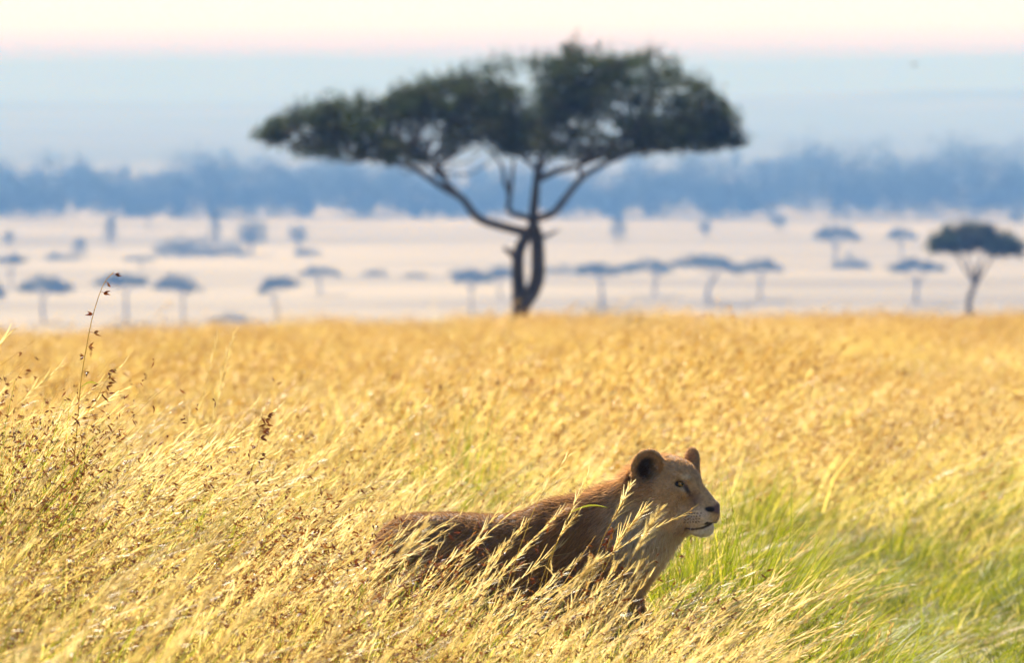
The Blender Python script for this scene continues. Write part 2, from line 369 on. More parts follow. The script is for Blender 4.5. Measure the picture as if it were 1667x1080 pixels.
for (y0, y1, dens) in ((9, 15, 14), (15, 21.4, 42), (21.4, 32, 30), (32, 52, 15)):
    x, y = field_points(y0, y1, dens, 2.5)
    lx, ly = lion_local(x, y)
    keep = ~((lx > -.95) & (lx < .62) & (np.abs(ly) < .27))
    x, y = x[keep], y[keep]
    g = field_green(x, y); h = field_height(x, y); u = rng.random(len(x)); r = x / y
    patch = np.array([mnoise.noise(Vector((a * .55, b_ * .3, 2.0))) for a, b_ in zip(x, y)])
    gr = u < (.06 + .92 * g) * (1 + .4 * patch)
    left = S((-r - .005) / .05)
    v = rng.random(len(x))
    sd = ~gr & (v < .16 + .34 * left * (y < 27)); pl = ~gr & ~sd & (v > .88)
    dr = ~gr & ~sd & ~pl
    thin = np.where(g > .7, rng.random(len(x)) < .55, True)
    p2 = np.array([mnoise.noise(Vector((a * 1.9, b_ * .9, 7.0))) for a, b_ in zip(x, y)]); gr &= (g < .7) | (p2 > -.12)
    put('green_tuft', x[gr], y[gr], (h * (.80 + .4 * (patch > .1) + 1.1 * np.clip(p2, -.2, .5)) / (1 - .25 * S((g - .4) / .3)))[gr], spread=.9)
    for kind, msk in (('seed_tuft', sd & thin), ('plume_tuft', pl & thin), ('dry_tuft', dr & thin)):
        put(kind, x[msk], y[msk], h[msk])
n_ = 70; y = rng.uniform(19.2, 20.9, n_); x = rng.uniform(.010, .030, n_) * y
put('dry_tuft', x[:30], y[:30], rng.uniform(.85, 1.1, 30)); put('plume_tuft', x[30:42], y[30:42], rng.uniform(.7, .95, 12)); put('green_tuft', x[42:], y[42:], rng.uniform(.9, 1.3, 28))   # grass at her forelegs
x, y = field_points(11.5, 16.5, 4, .6); k = (x / y < .03) & (rng.random(len(x)) < .2 + .65 * S((-x / y) / .05)); x, y = x[k], y[k]
put('plume_tuft', x, y, rng.uniform(1.0, 1.3, len(x)))                  # taller plumes near the camera
for (y0, y1, dens) in ((34, 70, 4.5), (70, 120, 3), (120, 172, 2.5)):
    x, y = field_points(y0, y1, dens, 4); k = field_green(x, y) < .5; x, y = x[k], y[k]
    put('field_patch', x, y, field_height(x, y) * (1 + .14 * rng.normal(size=len(x)) + .3 * np.array([mnoise.noise(Vector((a * .35, b_ * .06, 5.0))) for a, b_ in zip(x, y)])), spread=.6)
LAB = {'dry_tuft': ('dry_grass', 'golden dry grass tussocks covering the slope around the lioness'), 'seed_tuft': ('seeding_grass', 'tall grass heavy with red-brown seed heads, thickest on the rise behind her tail'),
       'plume_tuft': ('plumed_grass', 'pale feathery plumed grass stems scattered among the golden tussocks'), 'green_tuft': ('green_grass', 'fresh yellow-green grass in the hollow ahead of the lioness'),
       'field_patch': ('grass_field', 'sunlit golden grass field running back to the acacia tree')}
for kind, L_ in parts.items():
    scatter(LAB[kind][0], LAB[kind][1], 'grass', kind, *[np.concatenate([q[m] for q in L_]) for m in range(4)])

# ---------------------------------------------------------------- trees
def leaves(mb, C, sig, n, size, cols, up=.35, jit=.35):
    """n small leaf sprays spread round each clump centre C (m,3) with spreads sig (m,3)"""
    m = len(C); k = m * n
    p = np.repeat(C, n, 0) + np.clip(rng.normal(0, 1, (k, 3)), -2, 2) * np.repeat(sig, n, 0)
    a = rng.normal(0, 1, (k, 3)); a[:, 2] *= up; a /= np.linalg.norm(a, axis=1)[:, None]
    b_ = np.cross(a, rng.normal(0, 1, (k, 3))); b_ /= np.linalg.norm(b_, axis=1)[:, None] + 1e-6
    s = size * rng.uniform(.5, 1.4, (k, 1)); a = a * s; b_ = b_ * s * .42
    V = np.stack([p - a, p + b_, p + a, p - b_], 1).reshape(-1, 3)
    c = np.asarray(cols)[rng.integers(0, len(cols), m)] * rng.uniform(1 - jit, 1 + jit, (m, 1))
    c = np.repeat(c, n, 0) * rng.uniform(.75, 1.25, (k, 1))
    mb.add(V, np.arange(k * 4).reshape(-1, 4), np.repeat(c, 4, 0))
ACACIA = [(.030, .044, .008), (.050, .064, .010), (.020, .028, .008), (.058, .060, .012), (.032, .029, .011)]
def in_poly(px, py, poly):
    r = np.zeros(len(px), bool); n = len(poly)
    for a in range(n):
        (x1, y1), (x2, y2) = poly[a], poly[(a + 1) % n]
        if y1 == y2: continue
        c = ((y1 > py) != (y2 > py)) & (px < (x2 - x1) * (py - y1) / (y2 - y1) + x1); r ^= c
    return r

# the big umbrella acacia at the far edge of the grass; its outline measured on an enlargement (1.985 x, origin 400,50)
TD = 150.0
def zp(x, y, dy=0.0):
    """enlargement pixel -> tree-local metres"""
    return np.array([(x - 885) / 1.985 / FPX * TD, dy, (905 - y) / 1.985 / FPX * TD + .45])
def zpath(pts, n): return smooth_path([zp(*p) for p in pts], n)
t0w = px2w(400 + 885 / 1.985, 50 + 905 / 1.985, TD); base_z = t0w.z - .45
acacia = empty('acacia_tree', (t0w.x, TD, base_z))
tag(acacia, 'large flat-topped umbrella acacia with forked trunk at the edge of the golden grass', 'tree', 'acacia trees')
gap_to_ground = base_z - float(gz(t0w.x, TD)) + .15
mb = MB()
def limb(pts, r0, r1, n=14):
    P = zpath(pts, n); P += np.array([mnoise.noise_vector(Vector((*p, )) * 1.3) for p in P]) * .04; mb.tube(P, np.linspace(r0, r1, n), (1, 1, 1), 8); return P
limb([(886, 925, 0), (884, 900, 0), (880, 840, .05), (879, 770, .1), (883, 712, .1), (905, 668, 0), (925, 640, 0)], .20, .14, 16)
limb([(884, 915, 0), (900, 880, -.05), (927, 845, -.1), (943, 790, -.15), (944, 710, -.1), (938, 660, 0), (926, 625, 0)], .22, .165, 16)
mb.tube([(0, 0, -gap_to_ground), (0, 0, 0), (0, 0, .35)], [.33, .27, .20], (1, 1, 1), 10)
limb([(878, 735, .1), (855, 715, .1), (834, 700, 0)], .10, .05, 6)
limb([(942, 672, 0), (980, 660, -.2), (1012, 640, -.3)], .07, .02, 6)
trunk_mb = mb
limbs = []
L1 = limb([(918, 655, 0), (850, 637, -.2), (775, 615, -.4), (738, 588, -.5), (700, 540, -.5), (648, 510, -.6), (600, 480, -.8), (540, 440, -1), (430, 412, -1.1), (300, 375, -1), (150, 330, -.6)], .125, .03, 26); limbs.append(L1)
L2 = limb([(928, 612, 0), (885, 597, .3), (850, 585, .6), (852, 540, .8), (834, 490, .9), (828, 440, 1.0), (780, 380, 1.2), (700, 310, 1.6)], .085, .025, 18); limbs.append(L2)
limbs.append(limb([(850, 545, .8), (862, 470, .5), (868, 410, .2), (900, 330, 0)], .06, .02, 10))
L3 = limb([(928, 630, 0), (935, 540, .1), (940, 490, .1), (944, 440, 0), (960, 390, -.2), (1000, 300, -.5), (1040, 180, -.6)], .13, .03, 20); limbs.append(L3)
limbs.append(limb([(942, 480, 0), (1000, 457, .6), (1060, 442, 1.0), (1150, 412, 1.4), (1260, 370, 1.9)], .10, .03, 14))
L4 = limb([(930, 612, 0), (990, 590, -.3), (1030, 540, -.6), (1085, 472, -.9), (1150, 432, -1.1), (1250, 385, -1.3), (1400, 345, -1.2), (1540, 330, -.8)], .105, .03, 22); limbs.append(L4)
limbs.append(limb([(650, 510, -.6), (645, 470, -.2), (600, 420, .6), (520, 360, 1.2), (420, 320, 1.6)], .07, .02, 12))
limbs.append(limb([(944, 450, 0), (900, 415, .8), (820, 370, 1.8), (700, 330, 2.8)], .06, .02, 10))
limbs.append(limb([(1085, 472, -.9), (1080, 430, -1.8), (1150, 380, -2.8), (1250, 330, -3.4)], .06, .02, 10))
limbs.append(limb([(940, 500, 0), (960, 440, 1.2), (1020, 380, 2.6), (1120, 320, 3.6)], .07, .02, 10))
limbs.append(limb([(700, 540, -.5), (640, 470, -1.6), (560, 400, -2.6), (470, 350, -3.0)], .06, .02, 10))
OUT = [(45, 338), (90, 290), (170, 268), (300, 235), (430, 232), (555, 185), (680, 160), (800, 118), (900, 112), (1000, 100), (1045, 62), (1060, 45), (1090, 75), (1150, 92), (1230, 100), (1290, 85), (1320, 60), (1345, 120), (1450, 165), (1520, 212), (1570, 275), (1610, 338), (1600, 365), (1500, 380), (1400, 378), (1250, 388), (1150, 405), (1050, 398), (960, 400), (850, 392), (700, 372), (640, 400), (560, 425), (430, 418), (300, 420), (180, 395), (70, 352)]
HOLES = [(612, 355, 34, 48), (1165, 305, 26, 30), (1380, 275, 26, 20), (880, 180, 18, 14), (1110, 120, 22, 16), (1270, 140, 22, 22), (770, 365, 60, 18), (500, 345, 14, 12), (330, 380, 26, 10), (1000, 240, 14, 14), (1480, 320, 18, 12)]
pad = []
while len(pad) < 1800:
    x, y = rng.uniform(40, 1615), rng.uniform(45, 425)
    if not in_poly(np.array([x]), np.array([y]), OUT)[0]: continue
    if any(((x - a) / c) ** 2 + ((y - b_) / d) ** 2 < 1 for a, b_, c, d in HOLES): continue
    e = min(1, abs(x - 45) / 420, abs(1610 - x) / 420) ** .5
    top = np.interp(x, [45, 300, 555, 800, 1050, 1320, 1500, 1610], [320, 240, 185, 118, 90, 100, 200, 335])
    f = np.clip((y - top) / 220, 0, 1)                       # the crown is deepest near its flat underside
    D = (.9 + 3.2 * e) * (.35 + .65 * f ** .6)
    q = zp(x, y, rng.uniform(-1, 1) * D)
    if mnoise.noise(Vector(q) * 1.25) < -.02 or mnoise.noise(Vector(q) * .5 + Vector((3, 0, 0))) < -.3: continue
    pad.append(q)
pad = np.array(pad)
mbc = MB()
sg = np.stack([rng.uniform(.08, .24, len(pad)), rng.uniform(.12, .28, len(pad)), rng.uniform(.05, .13, len(pad))], -1)
leaves(mbc, pad, sg, 38, .058, ACACIA, up=.45)
spr = []
for k in range(360):                                         # loose sprays breaking the upper outline
    x = rng.uniform(60, 1600); top = np.interp(x, [45, 170, 300, 430, 555, 680, 800, 900, 1000, 1055, 1150, 1230, 1320, 1450, 1520, 1610], [335, 268, 237, 232, 185, 160, 115, 112, 100, 55, 95, 100, 70, 165, 210, 335])
    spr.append(zp(x, top + rng.normal(2, 13), rng.normal(0, 1.4)))
spr = np.array(spr); leaves(mbc, spr, np.stack([rng.uniform(.04, .10, 360), np.full(360, .10), rng.uniform(.10, .24, 360)], -1), 26, .05, ACACIA)
allp = np.concatenate(limbs)
for q in pad[::4]:                                           # twigs from the limbs up into the pads
    d = np.linalg.norm((allp - q) * [1, .8, 1], axis=1) + 2.5 * np.clip(allp[:, 2] - q[2], 0, None); a = allp[np.argmin(d)]
    m_ = (a + q) / 2 + rng.normal(0, .12, 3) + [0, 0, -.1]
    P = smooth_path([a, m_, q], 5); trunk_mb.tube(P, np.linspace(.026, .008, 5), (1, 1, 1), 4)
link('trunk', trunk_mb.mesh('acacia_trunk'), M_BARK, acacia); link('crown', mbc.mesh('acacia_crown', False), M_LEAF, acacia)

# prototype trees of the plain, built 1 m wide-ish then scaled: unit height 1, crown width 1
def make_tree(kind, seed):
    global rng
    keep = rng; rng = np.random.default_rng(seed)
    tb, cb = MB(), MB()
    if kind == 'umbrella':
        n = 190; r = np.sqrt(rng.random(n)) * .5; th = rng.uniform(0, 2 * np.pi, n); thick = rng.uniform(.20, .34); dome = rng.uniform(1.6, 3.2); lo = 1 - thick - .03
        C = np.stack([r * np.cos(th), r * np.sin(th), lo + thick * (1 - (r / .5) ** dome) * rng.random(n) ** .8 + .06 * np.sin(2 * th + seed) * r], -1)
        C[:, 0] *= 1 + .28 * np.sin(3 * th + seed); C[:, 0] += rng.normal(0, .07); C[:, 2] += .12 * C[:, 0] * rng.normal(); keep_c = np.array([mnoise.noise(Vector(c) * 5 + Vector((seed * 3.0, 0, 0))) > -.12 for c in C]); C = C[keep_c]
        leaves(cb, C, np.tile([.045, .045, .03], (len(C), 1)), 24, .024, ACACIA)
        fk = rng.uniform(.3, .55); top = np.array([rng.normal(0, .04), rng.normal(0, .03), fk])
        tb.tube(smooth_path([(0, 0, -.06), (rng.normal(0, .03), 0, fk * .5), top], 6), np.linspace(.030, .022, 6), (1, 1, 1))
        for a in np.linspace(0, 2 * np.pi, rng.integers(4, 7))[:-1] + rng.random() * 6: tb.tube(smooth_path([top, top + [.10 * np.cos(a), .10 * np.sin(a), (lo - fk) * .5], (.30 * np.cos(a), .30 * np.sin(a), lo + .06)], 6), np.linspace(.016, .006, 6), (1, 1, 1), 5)
    elif kind == 'leaning':                                     # heavy dense crown on a crooked trunk
        n = 230; r = np.sqrt(rng.random(n)) * .5; th = rng.uniform(0, 2 * np.pi, n); u = r / .5; C = np.stack([r * np.cos(th), r * np.sin(th), .79 + .19 * (1 - u ** 3) * rng.random(n) - .03 * r * np.cos(th)], -1)
        leaves(cb, C, np.tile([.04, .04, .03], (n, 1)), 34, .022, ACACIA)
        tb.tube(smooth_path([(-.03, 0, -.06), (-.04, 0, .15), (-.07, 0, .36), (.01, 0, .52), (.03, 0, .66)], 10), np.linspace(.034, .022, 10), (1, 1, 1))
        for dx, z0 in ((-.3, .55), (.28, .56), (.1, .6), (-.12, .6)): tb.tube(smooth_path([(0.0, 0, .5), (dx * .5, rng.normal(0, .1), .66), (dx, rng.normal(0, .15), .84)], 6), np.linspace(.016, .006, 6), (1, 1, 1), 5)
    elif kind == 'round':
        n = 140; v = rng.normal(0, 1, (n, 3)); v /= np.linalg.norm(v, axis=1)[:, None]; v *= rng.random((n, 1)) ** .4; C = v * [.46, .46, .36] + [0, 0, .62]
        leaves(cb, C, np.tile([.06, .06, .05], (n, 1)), 14, .03, ACACIA); tb.tube([(0, 0, -.05), (.01, 0, .3), (0, 0, .6)], [.04, .03, .02], (1, 1, 1))
    elif kind == 'tall':
        n = 110; z = rng.random(n) ** .8; r = .5 * (1 - z * .75) * np.sqrt(rng.random(n)); th = rng.uniform(0, 6.28, n); C = np.stack([r * np.cos(th), r * np.sin(th), .22 + .76 * z], -1)
        leaves(cb, C, np.tile([.07, .07, .04], (n, 1)), 14, .03, ACACIA); tb.tube([(0, 0, -.05), (0, 0, .3), (.01, 0, .8)], [.05, .04, .015], (1, 1, 1))
    elif kind == 'bush':
        n = 120; r = np.sqrt(rng.random(n)) * .5; th = rng.uniform(0, 6.28, n); C = np.stack([r * np.cos(th), r * np.sin(th), .08 + .85 * rng.random(n) * (1 - (r / .55) ** 2) * (.7 + .3 * np.sin(2 * th + seed))], -1)
        leaves(cb, C, np.tile([.06, .06, .07], (n, 1)), 14, .035, ACACIA); tb.tube([(0, 0, -.05), (.02, 0, .2), (.05, 0, .5)], [.03, .02, .01], (1, 1, 1))
    rng = keep
    mt, mc = tb.mesh(kind + '_trunk'), cb.mesh(kind + '_crown', False); mt.materials.append(M_BARK); mc.materials.append(M_LEAF)
    return mt, mc
TREES = {(k, s): make_tree(k, s) for k in ('umbrella', 'round', 'tall', 'bush') for s in range(1, 9)}
TREES[('leaning', 1)] = make_tree('leaning', 1)
_pr = np.random.default_rng(11)
def plant(name, kind, seed, px, top, base, wpx, label, cat='tree', group=None, y=None):
    if y is None: y = (CAM_H - PLAIN) * FPX / (base - HROW)
    p = px2w(px, top, y); z0 = float(gz(p.x, y)); h = p.z - z0; wd = wpx / FPX * y
    o = tag(empty(name, (p.x, y, z0), _pr.uniform(-3, 3) if kind != 'leaning' else 0), label, cat, group); o.scale = (wd, wd * (1 if h < 1.2 * wd else .9), h)
    mt, mc = TREES[(kind, seed)]
    link('trunk', mt, None, o); link('crown', mc, None, o)
    return o
AG, FG = 'acacias scattered over the plain', 'far trees standing before the woodland'
plant('acacia_tree', 'leaning', 1, 1588, 362, 0, 150, 'dark dense acacia with crooked trunk, standing nearest of those on the plain', group=AG, y=430)
plant('acacia_tree', 'umbrella', 2, 72, 447, 522, 84, 'lone umbrella acacia with drooping crown edges, two trees from the tall grass stalk', group=AG)
plant('acacia_tree', 'umbrella', 3, 205, 442, 521, 84, 'umbrella acacia rising behind the dark shrub at the field edge', group=AG)
plant('acacia_tree', 'umbrella', 4, 298, 441, 522, 72, 'small compact umbrella acacia next to the one above the dark shrub', group=AG)
plant('acacia_tree', 'umbrella', 5, 450, 449, 524, 66, 'thin-stemmed umbrella acacia, the lower of a touching pair', group=AG)
plant('acacia_tree', 'umbrella', 6, 520, 432, 478, 68, 'umbrella acacia, the higher and farther of a touching pair', group=AG)
plant('acacia_tree', 'umbrella', 7, 18, 413, 470, 50, 'umbrella acacia set farther back than the drooping lone one beside it', group=AG)
plant('acacia_tree', 'umbrella', 8, -14, 455, 530, 45, 'umbrella acacia half cut off beyond the drooping lone one', group=AG)
plant('acacia_tree', 'umbrella', 1, 768, 437, 505, 62, 'pale umbrella acacia seen just beside the big acacia trunk', group=AG)
plant('acacia_tree', 'umbrella', 2, 815, 432, 482, 55, 'faint umbrella acacia whose crown touches the big acacia trunk', group=AG)
plant('acacia_tree', 'umbrella', 3, 980, 426, 498, 92, 'wide thin-stemmed umbrella acacia, first of four beyond the forked trunk', group=AG)
plant('acacia_tree', 'umbrella', 4, 1066, 419, 480, 82, 'umbrella acacia, second of four in a row beyond the forked trunk', group=AG)
plant('acacia_tree', 'umbrella', 5, 1155, 415, 492, 112, 'broadest umbrella acacia, third of four in a row beyond the forked trunk', group=AG)
plant('acacia_tree', 'umbrella', 6, 1238, 418, 486, 72, 'umbrella acacia, last of four in a row beyond the forked trunk', group=AG)
plant('acacia_tree', 'umbrella', 7, 1492, 421, 494, 92, 'greenish flat umbrella acacia beside the dark dense crooked one', group=AG)
plant('acacia_tree', 'umbrella', 8, 1360, 364, 432, 76, 'tall blue-grey umbrella acacia in the haze behind the scrub line', group=AG)
plant('acacia_tree', 'umbrella', 1, 1468, 371, 425, 50, 'small blue-grey umbrella acacia in the haze between two larger ones', group=AG)
plant('acacia_tree', 'umbrella', 2, 228, 416, 440, 52, 'low flat acacia above the haze line behind the one by the dark shrub', group=AG)
plant('round_tree', 'round', 1, 485, 364, 405, 36, 'small round-crowned tree on its own in the haze', group=FG)
plant('round_tree', 'round', 2, 410, 356, 416, 58, 'large round tree in the haze at the end of the thicket', group=FG)
plant('round_tree', 'tall', 1, 350, 343, 412, 26, 'narrow pointed tree rising out of the hazy thicket', group=FG)
plant('round_tree', 'tall', 2, 180, 354, 402, 34, 'tall hazy tree with bushy top and narrow foot', group=FG)
plant('round_tree', 'umbrella', 3, 241, 333, 372, 42, 'hazy flat tree against the foot of the woodland', group=FG)
plant('round_tree', 'tall', 3, 130, 388, 422, 38, 'hazy cone-shaped bush tree on the scrub line', group=FG)
plant('round_tree', 'round', 3, 14, 374, 404, 22, 'tiny hazy tree above the set-back umbrella acacia', group=FG)
plant('round_tree', 'tall', 1, 1005, 350, 398, 40, 'faint cone-shaped tree in the haze beyond the forked trunk', group=FG)
plant('round_tree', 'round', 1, 1148, 356, 388, 24, 'tiny faint round tree in the haze above the broadest row acacia', group=FG)
plant('round_tree', 'round', 2, 1268, 347, 376, 34, 'small dark round tree in the haze above the last row acacia', group=FG)
plant('round_tree', 'round', 3, 1656, 340, 372, 34, 'hazy round tree behind the dark dense crooked acacia', group=FG)
BG = 'low bushes on the plain'
plant('bush', 'bush', 1, 375, 503, 520, 70, 'low grey bush on the plain near the thin-stemmed acacia pair', 'bush', BG)
plant('bush', 'bush', 2, 610, 433, 450, 44, 'low flat hazy bush, nearer the acacia pair of two', 'bush', BG)
plant('bush', 'bush', 3, 678, 441, 452, 46, 'low flat hazy bush, nearer the big acacia of two', 'bush', BG)
plant('bush', 'bush', 1, 745, 432, 450, 36, 'hazy bush behind the pale acacia by the big trunk', 'bush', BG)
plant('bush', 'bush', 2, 300, 366, 418, 104, 'broad hazy thicket round the foot of the narrow pointed tree', 'bush', BG)
plant('bush', 'bush', 3, 1385, 408, 436, 62, 'hazy scrub thicket under the tall blue-grey acacia', 'bush', BG)
plant('bush', 'bush', 3, 915, 428, 446, 60, 'hazy bush just past the forked trunk', 'bush', BG)
plant('bush', 'bush', 4, 100, 404, 424, 52, 'low hazy scrub near the cone-shaped bush tree', 'bush', BG)
plant('bush', 'bush', 5, 500, 396, 418, 46, 'low hazy scrub beside the lone round-crowned tree', 'bush', BG)
plant('bush', 'bush', 6, 370, 385, 418, 64, 'hazy thicket beneath the large round tree', 'bush', BG)
plant('shrub', 'bush', 2, 195, 513, 0, 88, 'dark brown-green shrub at the far edge of the grass', 'shrub', y=156)
M_WOOD = leaf_material('woodland_leaves', .2, .9, .05, gain=1.0)
def wood(name, label, rows, n, hts, seed, leaf):
    """a wood that reads as one mass"""
    global rng
    keep = rng; rng = np.random.default_rng(seed); cb, C, Sg = MB(), [], []
    for k in range(n):
        f = rng.random(); base = rows[1] - (rows[1] - rows[0]) * f ** 2.2
        y = (CAM_H - PLAIN) * FPX / (base - HROW); px = -1900 + 5470 * (k + rng.random()) / n
        x = (px - 833.5) / FPX * y; h = hts(px) * y / FPX * rng.uniform(.5, 1.12); r = h * rng.uniform(.3, .6); z0 = float(gz(x, y))
        m_ = 30; v = rng.normal(0, 1, (m_, 3)); v /= np.linalg.norm(v, axis=1)[:, None]; v *= rng.random((m_, 1)) ** .4
        C.append(v * [r, r, h * .46] + [x, y, z0 + h * .5]); Sg.append(np.tile([r * .2, r * .2, h * .1], (m_, 1)))
    leaves(cb, np.concatenate(C), np.concatenate(Sg), 12, leaf, ACACIA); rng = keep
    return tag(link(name, cb.mesh(name, False), M_WOOD), label, 'woodland', kind='stuff')
wood('woodland', 'blue hazy riverside woodland stretching across the plain', (306, 354), 1000, lambda p: 62 + 34 * float(S((p - 900) / 500)) + 22 * math.exp(-((p - 370) / 130) ** 2) + 16 * math.sin(p * .019) * math.sin(p * .0057 + 1), 5, .95)

# ---------------------------------------------------------------- the lioness, in her own frame: x forward, y to her left, z up
def ax(stops): return graded(stops)
gxs = ax([(-1.0, .28, 100), (.28, .78, 125)]); gys = ax([(-.34, -.17, 20), (-.17, .17, 84), (.17, .34, 20)]); gzs = ax([(-.14, .68, 82), (.68, 1.12, 108)])
FLD = np.full((len(gxs), len(gys), len(gzs)), .5, np.float32)
def block(lo, hi):
    s = tuple(slice(max(0, np.searchsorted(g, l) - 1), min(len(g), np.searchsorted(g, h) + 1)) for g, l, h in zip((gxs, gys, gzs), lo, hi))
    return s, np.meshgrid(gxs[s[0]], gys[s[1]], gzs[s[2]], indexing='ij')
def blend(s, d, k, sub=False):
    f = FLD[s]
    if sub: d = -d; h = np.maximum(k - np.abs(f - d), 0) / k; FLD[s] = np.maximum(f, d) + h * h * k * .25
    else: h = np.maximum(k - np.abs(f - d), 0) / k; FLD[s] = np.minimum(f, d) - h * h * k * .25
def rotm(yaw=0, pitch=0, roll=0):
    return np.array(Matrix.Rotation(math.radians(yaw), 3, 'Z') @ Matrix.Rotation(math.radians(-pitch), 3, 'Y') @ Matrix.Rotation(math.radians(roll), 3, 'X'))
def ell(c, r, k=.04, yaw=0, pitch=0, roll=0, sub=False):
    c, r = np.array(c, float), np.array(r, float); e = r.max() + k + .03
    s, (x, y, z) = block(c - e, c + e); R = rotm(yaw, pitch, roll)
    q = np.stack([x - c[0], y - c[1], z - c[2]], -1) @ R
    k0 = np.linalg.norm(q / r, axis=-1); k1 = np.linalg.norm(q / (r * r), axis=-1) + 1e-6
    blend(s, (k0 * (k0 - 1) / k1).astype(np.float32), k, sub)
def cone(a, b_, ra, rb, k=.04, sy=1.0, sub=False):
    """tapered limb; sy squashes it sideways"""
    a, b_ = np.array(a, float), np.array(b_, float); e = max(ra, rb) + k + .03
    s, (x, y, z) = block(np.minimum(a, b_) - e, np.maximum(a, b_) + e)
    p = np.stack([x, y, z], -1); m_ = np.array([1, 1 / sy, 1]); y0 = np.array([0, a[1], 0])
    p = (p - y0) * m_; a2, b2 = (a - y0) * m_, (b_ - y0) * m_
    d = b2 - a2; t_ = np.clip(((p - a2) @ d) / (d @ d), 0, 1); t_ = t_ if ra == rb else t_ * t_ * (3 - 2 * t_) * .35 + t_ * .65
    blend(s, ((np.linalg.norm(p - a2 - t_[..., None] * d, axis=-1) - (ra + (rb - ra) * t_)) * min(1, sy ** .5)).astype(np.float32), k, sub)
# trunk
ell((-.10, 0, .590), (.42, .175, .215), .06, pitch=2)
ell((-.16, 0, .52), (.40, .17, .17), .08)
ell((-.46, 0, .625), (.27, .160, .165), .08, pitch=3)
ell((-.62, 0, .60), (.16, .145, .165), .08)
ell((.03, 0, .690), (.17, .095, .165), .07, pitch=14)              # withers
ell((.20, 0, .585), (.17, .150, .20), .07, pitch=-12)              # chest
for sd in (-1, 1):
    ell((.10, sd * .130, .64), (.085, .050, .20), .028, pitch=-18)   # shoulder blade
    ell((.17, sd * .135, .50), (.10, .06, .12), .03, pitch=15)
    ell((-.58, sd * .125, .52), (.15, .075, .20), .035, pitch=12)
    ell((-.47, sd * .085, .735), (.055, .030, .030), .05)                # point of the hip  # thigh
# neck
cone((.06, 0, .68), (.44, 0, .875), .155, .118, .07, .80)
cone((.20, 0, .58), (.46, 0, .80), .150, .105, .06, .85)
# front legs (mid-stride) and hind legs
G0 = -.03
def leg(pts, rads, sd, k=.035):
    for (p, q, r1, r2) in zip(pts[:-1], pts[1:], rads[:-1], rads[1:]): cone((p[0], sd * p[1], p[2]), (q[0], sd * q[1], q[2]), r1, r2, k)
    x, yy, z = pts[-1]; ell((x + .045, sd * yy, G0 + .035), (.085, .055, .042), .03)
    for t_ in (-.033, -.011, .011, .033): ell((x + .10, sd * (yy + t_), G0 + .028), (.032, .016, .026), .012)
leg([(.19, .125, .48), (.17, .13, .33), (.21, .125, .17), (.215, .12, .04)], [.090, .066, .047, .044], -1)
leg([(.21, .125, .48), (.27, .13, .33), (.33, .125, .17), (.345, .12, .04)], [.090, .066, .047, .044], 1)
leg([(-.56, .125, .46), (-.49, .13, .34), (-.66, .125, .19), (-.63, .125, .04)], [.115, .080, .046, .042], -1)
leg([(-.60, .125, .46), (-.56, .13, .33), (-.76, .125, .20), (-.75, .125, .04)], [.115, .080, .046, .042], 1)
# tail
TP = smooth_path([(-.72, 0, .66), (-.82, .02, .58), (-.87, .05, .40), (-.84, .09, .24), (-.86, .13, .14)], 12)
for p, q in zip(TP[:-1], TP[1:]): cone(p, q, .026, .024, .02)
ell(TP[-1], (.035, .03, .06), .02)
# head, given relative to the point between the cheeks
HX, HZ_ = .520, .918
def H(x, y, z): return (HX + .935 * x, y, HZ_ + .95 * z)
cone(H(-.10, 0, -.01), H(.0, 0, .015), .115, .104, .05, .98)        # back skull
ell(H(-.002, 0, .058), (.088, .072, .056), .035, pitch=-24)         # forehead
ell(H(-.055, 0, .088), (.06, .062, .040), .03, pitch=8)
cone(H(.030, 0, .022), H(.128, 0, -.045), .056, .042, .030, .80)     # bridge root
cone(H(.080, 0, .022), H(.172, 0, -.062), .031, .029, .016, .95)     # nose bridge
ell(H(.130, 0, -.092), (.068, .060, .050), .025, pitch=-4)         # muzzle
cone(H(.02, 0, -.105), H(.125, 0, -.138), .052, .034, .03, 1.1)      # lower jaw
ell(H(.134, 0, -.153), (.038, .036, .025), .022)                  # chin
ell(H(.0, 0, -.115), (.085, .075, .055), .04)                     # throat
for sd in (-1, 1):
    ell(H(.005, sd * .066, -.040), (.070, .042, .072), .035, yaw=sd * -14)   # cheek
    ell(H(-.045, sd * .080, -.050), (.065, .036, .085), .04)
    ell(H(.146, sd * .033, -.100), (.041, .031, .038), .010, yaw=sd * -10)   # whisker pad
    ell(H(.068, sd * .043, .054), (.032, .019, .016), .014, yaw=sd * -14, pitch=-30)   # brow
    ell(H(.088, sd * .068, .024), (.032, .020, .018), .020, yaw=sd * -24, pitch=-18, sub=True)  # eye socket
    ell(H(.063, sd * .049, .0275), (.022, .020, .019), .010)                # lid mound round the eyeball
    ell(H(.070, sd * .070, .0265), (.0185, .022, .0066), .006, yaw=sd * -20, pitch=-22, sub=True)   # opening between the lids
    ell(H(.050, sd * .066, -.006), (.038, .020, .018), .018, yaw=sd * -20, pitch=-15)   # cheekbone
    ell(H(.092, sd * .066, -.050), (.030, .016, .030), .025, sub=True)                 # hollow between cheek and muzzle
    ell(H(.207, sd * .020, -.066), (.014, .008, .009), .006, yaw=sd * 40, sub=True)  # nostril
ell(H(.180, 0, -.062), (.022, .034, .023), .008, pitch=-16)         # nose pad
cone(H(.178, 0, -.080), H(.174, 0, -.118), .004, .004, .008, sub=True)  # philtrum
for sd in (-1, 1):                                                # mouth line
    MP = smooth_path([H(.180, sd * .006, -.122), H(.158, sd * .042, -.142), H(.112, sd * .064, -.150), H(.080, sd * .072, -.147)], 9)
    for p, q in zip(MP[:-1], MP[1:]): cone(p, q, .0055, .0055, .008, sub=True)
